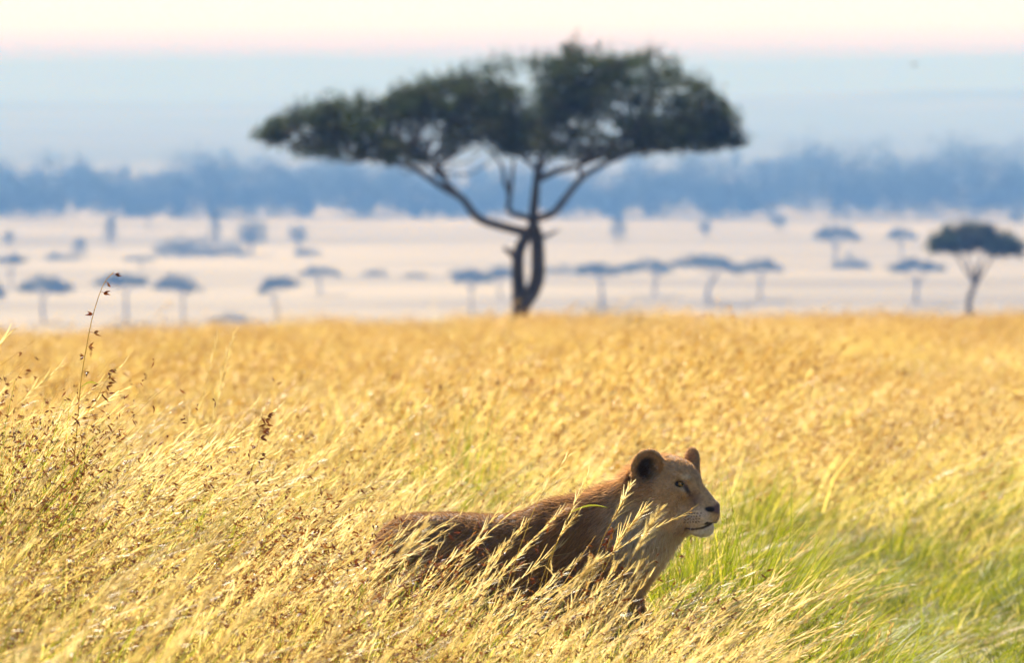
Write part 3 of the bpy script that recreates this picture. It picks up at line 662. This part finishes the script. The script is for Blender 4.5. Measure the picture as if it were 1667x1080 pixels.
# ears: bowls
EARS = [(H(-.064, -.092, .089), (.062, .022, .074), 37, -12, 14), (H(.036, .086, .096), (.040, .016, .066), -14, 10, -12)]
for c, r, yw, pt, rl in EARS:
    R = rotm(yw, pt, rl); c = np.array(c); fx = R @ np.array([0, 1, 0]) ; fx = fx if fx[0] > 0 or True else -fx
    out_ = np.array([.6, -.8 if c[1] < 0 else .6, .05]); fx = fx if fx @ out_ > 0 else -fx
    ell(c, r, .022, yw, pt, rl)
    ell(c + fx * .015, (r[0] * .91, .0245, r[2] * .92), .005, yw, pt, rl, sub=True)

def surface_nets(Fd, xs, ys, zs):
    ins = Fd < 0; nx_, ny_, nz_ = Fd.shape
    cnt = np.zeros((nx_ - 1, ny_ - 1, nz_ - 1), np.int8)
    cs = [(a, b2, c2) for a in (0, 1) for b2 in (0, 1) for c2 in (0, 1)]
    for a, b2, c2 in cs: cnt += ins[a:nx_ - 1 + a, b2:ny_ - 1 + b2, c2:nz_ - 1 + c2]
    I = np.argwhere((cnt > 0) & (cnt < 8)); idm = np.full(cnt.shape, -1, np.int64); idm[tuple(I.T)] = np.arange(len(I))
    acc = np.zeros((len(I), 3)); n_ = np.zeros(len(I))
    G = [np.asarray(xs), np.asarray(ys), np.asarray(zs)]
    def pos(J): return np.stack([G[q][J[:, q]] for q in range(3)], -1)
    for a in cs:
        for q in range(3):
            if a[q]: continue
            b2 = list(a); b2[q] = 1; Ja, Jb = I + a, I + b2
            fa, fb = Fd[tuple(Ja.T)], Fd[tuple(Jb.T)]; m_ = (fa < 0) != (fb < 0)
            t_ = (fa / (fa - fb + 1e-12))[m_][:, None]; acc[m_] += pos(Ja)[m_] * (1 - t_) + pos(Jb)[m_] * t_; n_[m_] += 1
    V = acc / n_[:, None]; Fs = []
    for q in range(3):
        r_, s_ = (q + 1) % 3, (q + 2) % 3
        sl0 = [slice(None)] * 3; sl1 = [slice(None)] * 3; sl0[q] = slice(0, -1); sl1[q] = slice(1, None)
        a_, b2 = ins[tuple(sl0)], ins[tuple(sl1)]; J = np.argwhere(a_ != b2)
        J = J[(J[:, r_] > 0) & (J[:, s_] > 0) & (J[:, r_] < Fd.shape[r_] - 1) & (J[:, s_] < Fd.shape[s_] - 1)]
        fl = a_[tuple(J.T)]; er, es = np.eye(3, dtype=int)[r_], np.eye(3, dtype=int)[s_]
        c = [idm[tuple((J - er - es).T)], idm[tuple((J - es).T)], idm[tuple(J.T)], idm[tuple((J - er).T)]]
        f = np.stack(c, -1); f[~fl] = f[~fl][:, ::-1]; Fs.append(f)
    return V, np.concatenate(Fs)
LV, LF = surface_nets(FLD, gxs, gys, gzs)
def relax(V, F, it, lam=.5):
    E = np.concatenate([F[:, [0, 1]], F[:, [1, 2]], F[:, [2, 3]], F[:, [3, 0]]]); 
    for _ in range(it):
        A = np.zeros_like(V); n_ = np.zeros(len(V))
        np.add.at(A, E[:, 0], V[E[:, 1]]); np.add.at(A, E[:, 1], V[E[:, 0]]); np.add.at(n_, E[:, 0], 1); np.add.at(n_, E[:, 1], 1)
        V = V + lam * (A / np.maximum(n_, 1)[:, None] - V)
    return V
LV = relax(LV, LF, 2, .4)
tri = np.concatenate([LF[:, :3], LF[:, [0, 2, 3]]]); fn = np.cross(LV[tri[:, 1]] - LV[tri[:, 0]], LV[tri[:, 2]] - LV[tri[:, 0]])
LN = np.zeros_like(LV)
for q in range(3): np.add.at(LN, tri[:, q], fn)
LN /= np.linalg.norm(LN, axis=1)[:, None] + 1e-12
def ball(P, c, r): return np.clip(1 - np.linalg.norm((P - np.array(c)) / np.array(r), axis=1), 0, 1)
def coat(P, Nn):
    """coat colour: tawny above, pale below, the markings of the face; shade on her body painted in"""
    h = P - np.array([HX, 0, HZ_]); tawny = np.array([.40, .255, .125]); c = np.tile(tawny, (len(P), 1))
    def mix(w_, col):
        nonlocal c
        w_ = np.clip(w_, 0, 1)[:, None]; c = c * (1 - w_) + np.array(col) * w_
    face = S((h[:, 0] + .10) / .08)
    mix(S((.50 - P[:, 2]) / .14) * S((-Nn[:, 2] + .3) / .8) * (1 - face), (.56, .43, .28))            # belly, inner legs
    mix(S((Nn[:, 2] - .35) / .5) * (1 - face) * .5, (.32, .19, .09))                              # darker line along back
    mix(1.7 * ball(P, H(-.12, 0, -.15), (.21, .24, .20)) * S((.05 - h[:, 2]) / .1), (.62, .51, .38))   # ruff and throat
    mix(.8 * ball(P, H(-.13, 0, -.34), (.16, .16, .24)), (.66, .48, .28))
    mix(face * .35 * S((h[:, 2] - .03) / .08), (.36, .25, .15))
    ay = np.abs(h[:, 1])
    mott = np.array([mnoise.noise(Vector(p) * 38.0) + .6 * mnoise.noise(Vector(p) * 95.0) for p in P]); c = c * (1 + .20 * mott)[:, None]
    mix(face * .5 * ball(P, H(.03, 0, -.02), (.06, .12, .055)), (.50, .36, .21)); mix(face * .6 * S((h[:, 2] - .035) / .03) * S((.030 - ay) / .02) * S((h[:, 0] - .0) / .04), (.27, .18, .10))   # paler cheek, darker brow furrow
    for sd in (-1, 1): mix(1.5 * ball(P, H(.066, sd * .052, .047), (.034, .03, .008)), (.12, .075, .045))   # dark brow line above the eye
    mix(1.9 * ball(P, H(.145, 0, -.110), (.075, .090, .060)) * S((.185 - h[:, 0]) / .02), (.66, .57, .46))        # pale muzzle
    mix(2.2 * ball(P, H(.135, 0, -.168), (.065, .07, .030)), (.74, .68, .58))                         # white chin
    for sd in (-1, 1):
        mix(.9 * ball(P, H(.078, sd * .056, .006), (.030, .024, .014)), (.52, .42, .30))               # pale patch beneath eye
        mix(1.2 * ball(P, H(.080, sd * .050, .055), (.032, .03, .013)), (.55, .44, .30))               # pale brow
        mix(3.0 * ball(P, H(.066, sd * .066, .0275), (.0265, .022, .0160)), (.022, .015, .011))            # dark eye rim
        for k_ in range(8): mix(1.6 * ball(P, H(.084 + .0045 * k_, sd * .048, .020 - .0075 * k_), (.010, .022, .011 - .0006 * k_)), (.075, .048, .032))              # tear mark
        mix(1.3 * ball(P, H(.120, sd * .040, -.030), (.035, .03, .042)), (.19, .12, .075))
        side = S((h[:, 1] * sd + .002) / .006)
        for p in smooth_path([H(.180, 0, -.122), H(.158, 0, -.142), H(.112, 0, -.150), H(.080, 0, -.147)], 22): mix(2.2 * side * ball(P, p, (.0080, .12, .0048)) , (.06, .04, .03))   # dark lips
        for row in range(4):
            for q in range(6):
                p = H(.160 - .0135 * q - .003 * row, sd * .060, -.084 - .0115 * row - .0012 * q)
                mix(2.2 * ball(P, p, (.0046, .03, .0036)), (.10, .055, .035))                            # whisker spots
    mix(2.4 * ball(P, H(.178, 0, -.105), (.03, .007, .022)), (.03, .02, .016))                         # split of the upper lip
    mix(3.0 * ball(P, H(.192, 0, -.070), (.034, .042, .026)), (.12, .06, .05))                      # nose leather
    for sd in (-1, 1): mix(3.0 * ball(P, H(.186, sd * .034, -.070), (.028, .020, .013)), (.014, .009, .009))
    for c0, r, yw, pt, rl in EARS:
        R = rotm(yw, pt, rl); q = (P - np.array(c0)) @ R; fx = R @ np.array([0, 1, 0]); o_ = np.array([.6, -.8 if c0[1] < 0 else .6, .05]); sg = 1 if fx @ o_ > 0 else -1
        d = np.linalg.norm(q[:, [0, 2]] / np.array([r[0] * .72, r[2] * .74]), axis=1)
        inside = (q[:, 1] * sg > -.012) & (Nn @ (fx * sg) > .15)
        mix(inside * S((1.05 - d) / .45) * .95, (.035, .022, .016))
        mix(inside * S((q[:, 0] * sg * -1 - .0) / .03) * .4 * (d < 1.1), (.36, .27, .18))
        near = np.linalg.norm(q / np.array(r), axis=1)
        mix((near < 1.35) * (Nn @ (fx * sg) < -.2) * .35, (.12, .08, .05))                            # darker back of ear
    c = c * (.66 + .62 * S((h[:, 0] + .55) / .60) * S((h[:, 2] + .50) / .40))[:, None] * np.array([1.0, .985, 1.02])  # shade painted into the coat: body and low chest darker, head brighter
    tl = S((-P[:, 0] - .80) / .03) * S((.20 - P[:, 2]) / .03); mix(tl, (.03, .02, .015))
    return c
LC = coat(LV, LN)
def fur_skin():
    m, t, out = mat_new('lion_coat'); N, L = t.nodes, t.links
    at = N.new('ShaderNodeAttribute'); at.attribute_name = 'Col'
    tc = N.new('ShaderNodeTexCoord'); nz = N.new('ShaderNodeTexNoise'); nz.inputs['Scale'].default_value = 90; nz.inputs['Detail'].default_value = 4
    L.new(tc.outputs['Object'], nz.inputs['Vector'])
    r = N.new('ShaderNodeValToRGB'); r.color_ramp.elements[0].position = .3; r.color_ramp.elements[1].position = .7; r.color_ramp.elements[0].color = (.72, .70, .68, 1); r.color_ramp.elements[1].color = (1.15, 1.15, 1.15, 1)
    L.new(nz.outputs['Fac'], r.inputs['Fac'])
    mx = N.new('ShaderNodeMix'); mx.data_type = 'RGBA'; mx.blend_type = 'MULTIPLY'; mx.inputs['Factor'].default_value = 1
    L.new(at.outputs['Color'], mx.inputs['A']); L.new(r.outputs['Color'], mx.inputs['B'])
    p = N.new('ShaderNodeBsdfPrincipled'); p.inputs['Roughness'].default_value = .7; p.inputs['Specular IOR Level'].default_value = .2; p.inputs['Sheen Weight'].default_value = .25; p.inputs['Sheen Roughness'].default_value = .4
    L.new(mx.outputs['Result'], p.inputs['Base Color'])
    bp = N.new('ShaderNodeBump'); bp.inputs['Strength'].default_value = .25; bp.inputs['Distance'].default_value = .004
    L.new(nz.outputs['Fac'], bp.inputs['Height']); L.new(bp.outputs[0], p.inputs['Normal']); L.new(p.outputs[0], out.inputs['Surface']); return m
lion_z = float(gz(LION_POS[0], LION_POS[1]))
lioness = tag(empty('lioness', (LION_POS[0], LION_POS[1], 0.0), LION_YAW), 'tawny lioness standing alert in tall golden grass with her head raised', 'lion')
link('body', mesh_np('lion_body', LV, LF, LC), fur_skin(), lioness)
# fur: short tapered strands lying along the coat, longer on ruff, chest and nape
ta = np.linalg.norm(fn, axis=1); tcn = LV[tri].mean(1); hl = tcn - np.array([HX, 0, HZ_])
wgt = ta * np.where(hl[:, 0] > -.14, 2.6, 1.0) * (tcn[:, 2] > .22)
NS = 190000
ti = rng.choice(len(tri), NS, p=wgt / wgt.sum()); u = rng.random((NS, 2)); sw = u.sum(1) > 1; u[sw] = 1 - u[sw]
P = LV[tri[ti, 0]] + u[:, :1] * (LV[tri[ti, 1]] - LV[tri[ti, 0]]) + u[:, 1:] * (LV[tri[ti, 2]] - LV[tri[ti, 0]])
Nn = LN[tri[ti]].mean(1); Nn /= np.linalg.norm(Nn, axis=1)[:, None] + 1e-9
h = P - np.array([HX, 0, HZ_])
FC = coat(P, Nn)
ln = np.full(NS, .019); ln += .014 * S((P[:, 0] + .1) / .3) * (h[:, 0] < -.1)
ln += .045 * np.clip(1.5 * ball(P, H(-.11, 0, -.20), (.15, .17, .16)), 0, 1)                              # ruff and throat
ln += .020 * np.clip(1.4 * ball(P, H(-.30, 0, .0), (.32, .12, .16)), 0, 1) * S((Nn[:, 2] - .2) / .5)       # nape
faceW = S((h[:, 0] + .06) / .07) * S((h[:, 2] + .17) / .05); ln = ln * (1 - faceW) + .0090 * faceW
muz = ball(P, H(.17, 0, -.09), (.11, .11, .085)) > 0; ln[muz] = .0045; ln[ball(P, H(.135, 0, -.16), (.05, .05, .03)) > 0] = .010
bare = (ball(P, H(.192, 0, -.070), (.034, .042, .026)) > .2)
for sd in (-1, 1): bare |= ball(P, H(.066, sd * .066, .0275), (.0235, .02, .013)) > .05
for c0, r, yw, pt, rl in EARS:
    e_ = np.linalg.norm(((P - np.array(c0)) @ rotm(yw, pt, rl)) / np.array(r), axis=1) < 1.5; ln[e_] = .013
flow = np.tile([-1.0, 0, -.35], (NS, 1)); flow[h[:, 0] < -.12] = [-.8, 0, -.75]; flow[P[:, 2] < .4] = [-.25, 0, -1]
rf = ball(P, H(-.11, 0, -.20), (.15, .17, .16)) > 0; flow[rf] = [-.35, 0, -1]
flow -= Nn * (flow * Nn).sum(1)[:, None]; flow /= np.linalg.norm(flow, axis=1)[:, None] + 1e-6
D = flow + Nn * rng.uniform(.25, .75, (NS, 1)) + rng.normal(0, .22, (NS, 3)); D /= np.linalg.norm(D, axis=1)[:, None]
ln *= rng.uniform(.6, 1.35, NS); keep_ = ~bare; P, D, ln, FC, Nn = P[keep_], D[keep_], ln[keep_], FC[keep_], Nn[keep_]; NS = len(P)
sdv = np.cross(D, rng.normal(0, 1, (NS, 3))); sdv /= np.linalg.norm(sdv, axis=1)[:, None]; sdv *= (.0007 + .018 * np.clip(ln, 0, .05))[:, None]
P = P - Nn * .001; tip = P + D * ln[:, None] - np.array([0, 0, 1]) * (ln[:, None] * .12)
V = np.stack([P - sdv, P + sdv, tip], 1).reshape(-1, 3)
cc = np.clip(FC * rng.uniform(.7, 1.35, (NS, 1)), 0, .9); cc = np.stack([cc * .85, cc * .85, np.clip(cc * 1.7, 0, .9)], 1).reshape(-1, 3)  # darker roots, much brighter tips: rim light painted into the strand colour
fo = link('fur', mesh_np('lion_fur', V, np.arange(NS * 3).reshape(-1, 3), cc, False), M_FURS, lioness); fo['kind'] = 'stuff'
# eyes
def glossy(name, rough=.22):
    m, t, out = mat_new(name); at = t.nodes.new('ShaderNodeAttribute'); at.attribute_name = 'Col'
    p = t.nodes.new('ShaderNodeBsdfPrincipled'); p.inputs['Roughness'].default_value = rough; t.links.new(at.outputs['Color'], p.inputs['Base Color']); t.links.new(p.outputs[0], out.inputs['Surface']); return m
M_EYE = glossy('wet_eye')
for sd in (-1, 1):
    nu, nv, R0 = 24, 16, .0190; gaze = np.array([.80, sd * .60, .02]); gaze /= np.linalg.norm(gaze)
    a, b_ = np.meshgrid(np.linspace(0, 2 * np.pi, nu, endpoint=False), np.linspace(0, np.pi, nv), indexing='ij')
    s1 = np.cross(gaze, [0, 0, 1]); s1 /= np.linalg.norm(s1); s2 = np.cross(s1, gaze)
    dv = np.cos(b_)[..., None] * gaze + np.sin(b_)[..., None] * (np.cos(a)[..., None] * s1 + np.sin(a)[..., None] * s2)
    ang = b_.ravel(); c = np.where((ang < .30)[:, None], [.004, .004, .004], np.where((ang < .95)[:, None], [.26, .15, .04], [.05, .03, .02]))
    i, j = np.meshgrid(np.arange(nu), np.arange(nv - 1), indexing='ij'); q = ((i % nu) * nv + j).ravel(); q2 = (((i + 1) % nu) * nv + j).ravel()
    link('eye', mesh_np('lion_eye', dv.reshape(-1, 3) * R0 + np.array(H(.0610, sd * .0480, .0275)), np.stack([q, q + 1, q2 + 1, q2], -1), c), M_EYE, lioness)
for sd in (-1, 1):
    for k in range(8):
        p = np.array(H(.140 - .012 * (k % 5), sd * .062, -.088 - .011 * (k % 3))); d = np.array([rng.uniform(-.5, .3), sd * .8, rng.uniform(-.6, .1)])
        mbw = MB(); mbw.tube(smooth_path([p - d * .01, p + d * .05, p + d * .10 + [0, 0, -.03]], 6), np.linspace(.0006, .0002, 6), (.8, .78, .72), 3)
        link('whisker', mbw.mesh('lion_whisker'), M_FURS, lioness)

# ---------------------------------------------------------------- single stalks that stand out from the grass
def stalk(name, label, pts, y, head, red=False, leaf=None, n=26, ln=.075, group='grass stalks standing out', wid=.0019, stemc=(.55, .42, .15)):
    W = [np.array(px2w(a, b_, y + d)) for (a, b_, d) in [(*p, 0)[:3] if len(p) == 2 else p for p in pts]][::-1]   # root to tip
    lo = W[0]; g = float(gz(lo[0] - .12, y)); root = np.array([lo[0] - .10 - .15 * max(0, lo[2] - g), y, g])
    P = smooth_path([root, root * .45 + lo * .55 + [-.01, 0, .02]] + W, 26) - root
    o = tag(empty(name, root), label, 'grass stalk', group)
    ms = MB(); ms.tube(P, np.linspace(wid, wid * .45, 26), stemc, 5); link('stem', ms.mesh('stalk_stem'), M_DRY, o)
    if head == 'plume':
        mh = MB(); head_pale(mh, P, n, ln); link('seed_head', mh.mesh('seed_head', False), M_DRY, o)
    if head == 'red':
        for k in range(n):                                   # each spikelet hangs on its own short pedicel
            f = (.55 + .45 * (k + rng.random() * .7) / n) * 25; i0 = min(int(f), 24); p = P[i0] + (P[i0 + 1] - P[i0]) * (f - i0)
            sd = np.array([rng.choice([-.5, 1.0, 1.0]), rng.normal(0, .6), -.25]); q = p + sd * rng.uniform(.008, .022)
            mh = MB(); mh.tube([p, (p + q) / 2 + [0, 0, .003], q], [.0008, .0008, .0008], (.4, .2, .08), 4)
            for _ in range(3): spindle(mh, q - sd * .002, sd * .7 + rng.normal(0, .45, 3), ln * rng.uniform(.7, 1.3), ln * .17, RED[rng.integers(4)])
            link('spikelet', mh.mesh('spikelet', False), M_DRY, o)['kind'] = 'stuff'
    if leaf:
        a, b_, c, d = leaf; p, q = np.array(px2w(a, b_, y)) - root, np.array(px2w(c, d, y)) - root
        ml = MB(); T = np.linspace(0, 1, 7)[:, None]; L_ = p + (q - p) * T + np.array([0, 0, .02]) * np.sin(T * np.pi)
        wv = np.array([0, .4, .9]) * (.0035 * np.sin(np.pi * (.12 + .88 * T)))
        ml.add(np.stack([L_ - wv, L_ + wv], 1).reshape(-1, 3), np.array([[2 * k, 2 * k + 1, 2 * k + 3, 2 * k + 2] for k in range(6)]), (.30, .31, .05)); link('leaf', ml.mesh('stalk_leaf'), M_GREEN, o)
    return o
stalk('grass_stalk', 'pale feathery stalk crossing the lioness just behind her throat, the taller of a pair', [(1026, 791), (1005, 835), (980, 882), (951, 974)], 20.7, 'plume', n=34)
stalk('grass_stalk', 'feathery stalk with spread plume crossing the lioness\'s lower neck, the lower of a pair', [(1045, 835), (1011, 877), (984, 928), (955, 985)], 20.7, 'plume', n=44, ln=.095)
stalk('grass_stalk', 'thin stalk reaching above the lioness\'s withers with a green leaf laid across her shoulder', [(959, 770), (940, 810), (917, 861), (896, 915), (880, 980)], 20.75, 'plume', leaf=(926, 837, 992, 828), n=18, ln=.06)
stalk('grass_stalk', 'slender arching stalk rising above the middle of the lioness\'s back', [(925, 743), (892, 789), (871, 827), (850, 882), (830, 940)], 20.4, 'plume', n=22, ln=.06)
stalk('grass_stalk', 'short plume in front of the lioness\'s shoulder, beneath the green leaf', [(938, 842), (917, 865), (896, 907), (870, 980)], 20.7, 'plume', n=24, ln=.06)
stalk('grass_stalk', 'reddish seeding stalk in front of the lioness\'s chest between the two plumes', [(1010, 850), (996, 872), (985, 905), (968, 985)], 20.8, 'red', n=7, ln=.03)
stalk('grass_stalk', 'blurred pale plume in front of the lioness\'s chest', [(1070, 838), (1045, 880), (1016, 932), (985, 1000)], 17.3, 'plume', n=40, ln=.07)
stalk('grass_stalk', 'blurred tan plume low in front of the lioness\'s ribs', [(968, 915), (940, 948), (905, 990), (860, 1060)], 16.8, 'plume', n=40, ln=.07)
stalk('grass_stalk', 'blurred tan plume in front of the lioness\'s rump', [(690, 860), (655, 900), (618, 940), (560, 1010)], 16.6, 'plume', n=40, ln=.07)
stalk('grass_stalk', 'long arching stalk leaning out past the lioness\'s chest over green grass, the outer one', [(1249, 949), (1190, 982), (1140, 1016), (1090, 1060)], 20.4, 'plume', n=26, ln=.06)
stalk('grass_stalk', 'long arching stalk leaning out past the lioness\'s chest, the upper inner one', [(1144, 938), (1104, 972), (1064, 1008), (1030, 1050)], 20.5, 'plume', n=26, ln=.06)
stalk('grass_stalk', 'tall lone stalk with brown spikelets rising high above the grass to the plain', [(185, 443), (168, 464), (151, 515), (141, 565), (132, 620), (126, 690), (121, 745), (118, 800)], 21.2, 'red', n=8, ln=.026, leaf=(131, 632, 164, 630), wid=.0028, stemc=(.50, .36, .12))
stalk('grass_stalk', 'stalk with dark red spikelets at the edge of the seeding grass', [(428, 672), (423, 700), (416, 742), (402, 800), (390, 850)], 21.0, 'red', n=11, ln=.028)
stalk('grass_stalk', 'seeding stalk leaning beside the tall lone stalk, shorter than it', [(192, 596), (170, 625), (150, 668), (130, 730), (112, 800)], 21.4, 'red', n=11, ln=.024)
SG = 'upright pale stalks in the dark hollow'
for (a, b_) in ((1386, 984), (1418, 1006), (1452, 1018), (1432, 1030), (1306, 985)):
    stalk('grass_stalk', 'short upright pale stalk in the dark green hollow ahead of the lioness', [(a, b_), (a - 7, b_ + 22), (a - 14, b_ + 48), (a - 20, b_ + 80)], 21.4, 'plume', n=16, ln=.03, group=SG)

# a bird over the far hills
bd = px2w(1489, 105, 210); bird = tag(empty('bird', bd, .6), 'small dark bird flying above the far hills', 'bird')
M_BIRD = noise_material('dark_feathers', (.02, .02, .025), (.05, .05, .05), 30, .8)
mb = MB(); P = smooth_path([(-.11, 0, 0), (-.06, 0, 0), (0, 0, .005), (.06, 0, .012), (.10, 0, .02)], 12); mb.tube(P, [.004, .014, .02, .03, .036, .036, .032, .026, .02, .018, .012, .002], (1, 1, 1), 8); link('body', mb.mesh('bird_body'), M_BIRD, bird)
for sd in (-1, 1):
    mb = MB(); T = np.linspace(0, 1, 7)[:, None]; mid = np.hstack([.02 - .07 * T ** 2, sd * (.02 + .22 * T), .01 + .10 * T - .05 * T ** 2]); wv = np.array([1, 0, 0]) * (.055 * (1 - T ** 2) + .006)
    mb.add(np.stack([mid - wv, mid + wv, mid + wv * .6 + [0, 0, .006], mid - wv * .6 + [0, 0, .006]], 1).reshape(-1, 3), np.array([[4 * k + q, 4 * k + (q + 1) % 4, 4 * k + 4 + (q + 1) % 4, 4 * k + 4 + q] for k in range(6) for q in range(4)]), (1, 1, 1)); link('wing', mb.mesh('bird_wing'), M_BIRD, bird)
mb = MB(); mb.add([(-.09, -.012, 0), (-.09, .012, 0), (-.17, .035, 0), (-.17, -.035, 0), (-.09, -.012, .006), (-.09, .012, .006), (-.17, .035, .004), (-.17, -.035, .004)], [[0, 1, 2, 3], [7, 6, 5, 4], [0, 4, 5, 1], [1, 5, 6, 2], [2, 6, 7, 3], [3, 7, 4, 0]], (1, 1, 1)); link('tail', mb.mesh('bird_tail'), M_BIRD, bird)

# ---------------------------------------------------------------- the hazy air
HZ = 45000.0
V = np.array([(x, y, z) for x in (-HZ, HZ) for y in (-HZ, HZ) for z in (PLAIN - 4, 66.0)])
F = np.array([[0, 1, 3, 2], [4, 6, 7, 5], [0, 4, 5, 1], [2, 3, 7, 6], [0, 2, 6, 4], [1, 5, 7, 3]])
m, t, out = mat_new('morning_haze')
pv = t.nodes.new('ShaderNodeVolumePrincipled'); pv.inputs['Density'].default_value = HAZE_D; pv.inputs['Color'].default_value = (*HAZE_C, 1)
pv.inputs['Absorption Color'].default_value = (*HAZE_A, 1); pv.inputs['Anisotropy'].default_value = HAZE_G
t.links.new(pv.outputs[0], out.inputs['Volume'])
tag(link('haze', mesh_np('haze', V, F, smooth=False), m), 'pale blue morning haze lying over the whole plain', 'haze', kind='stuff')
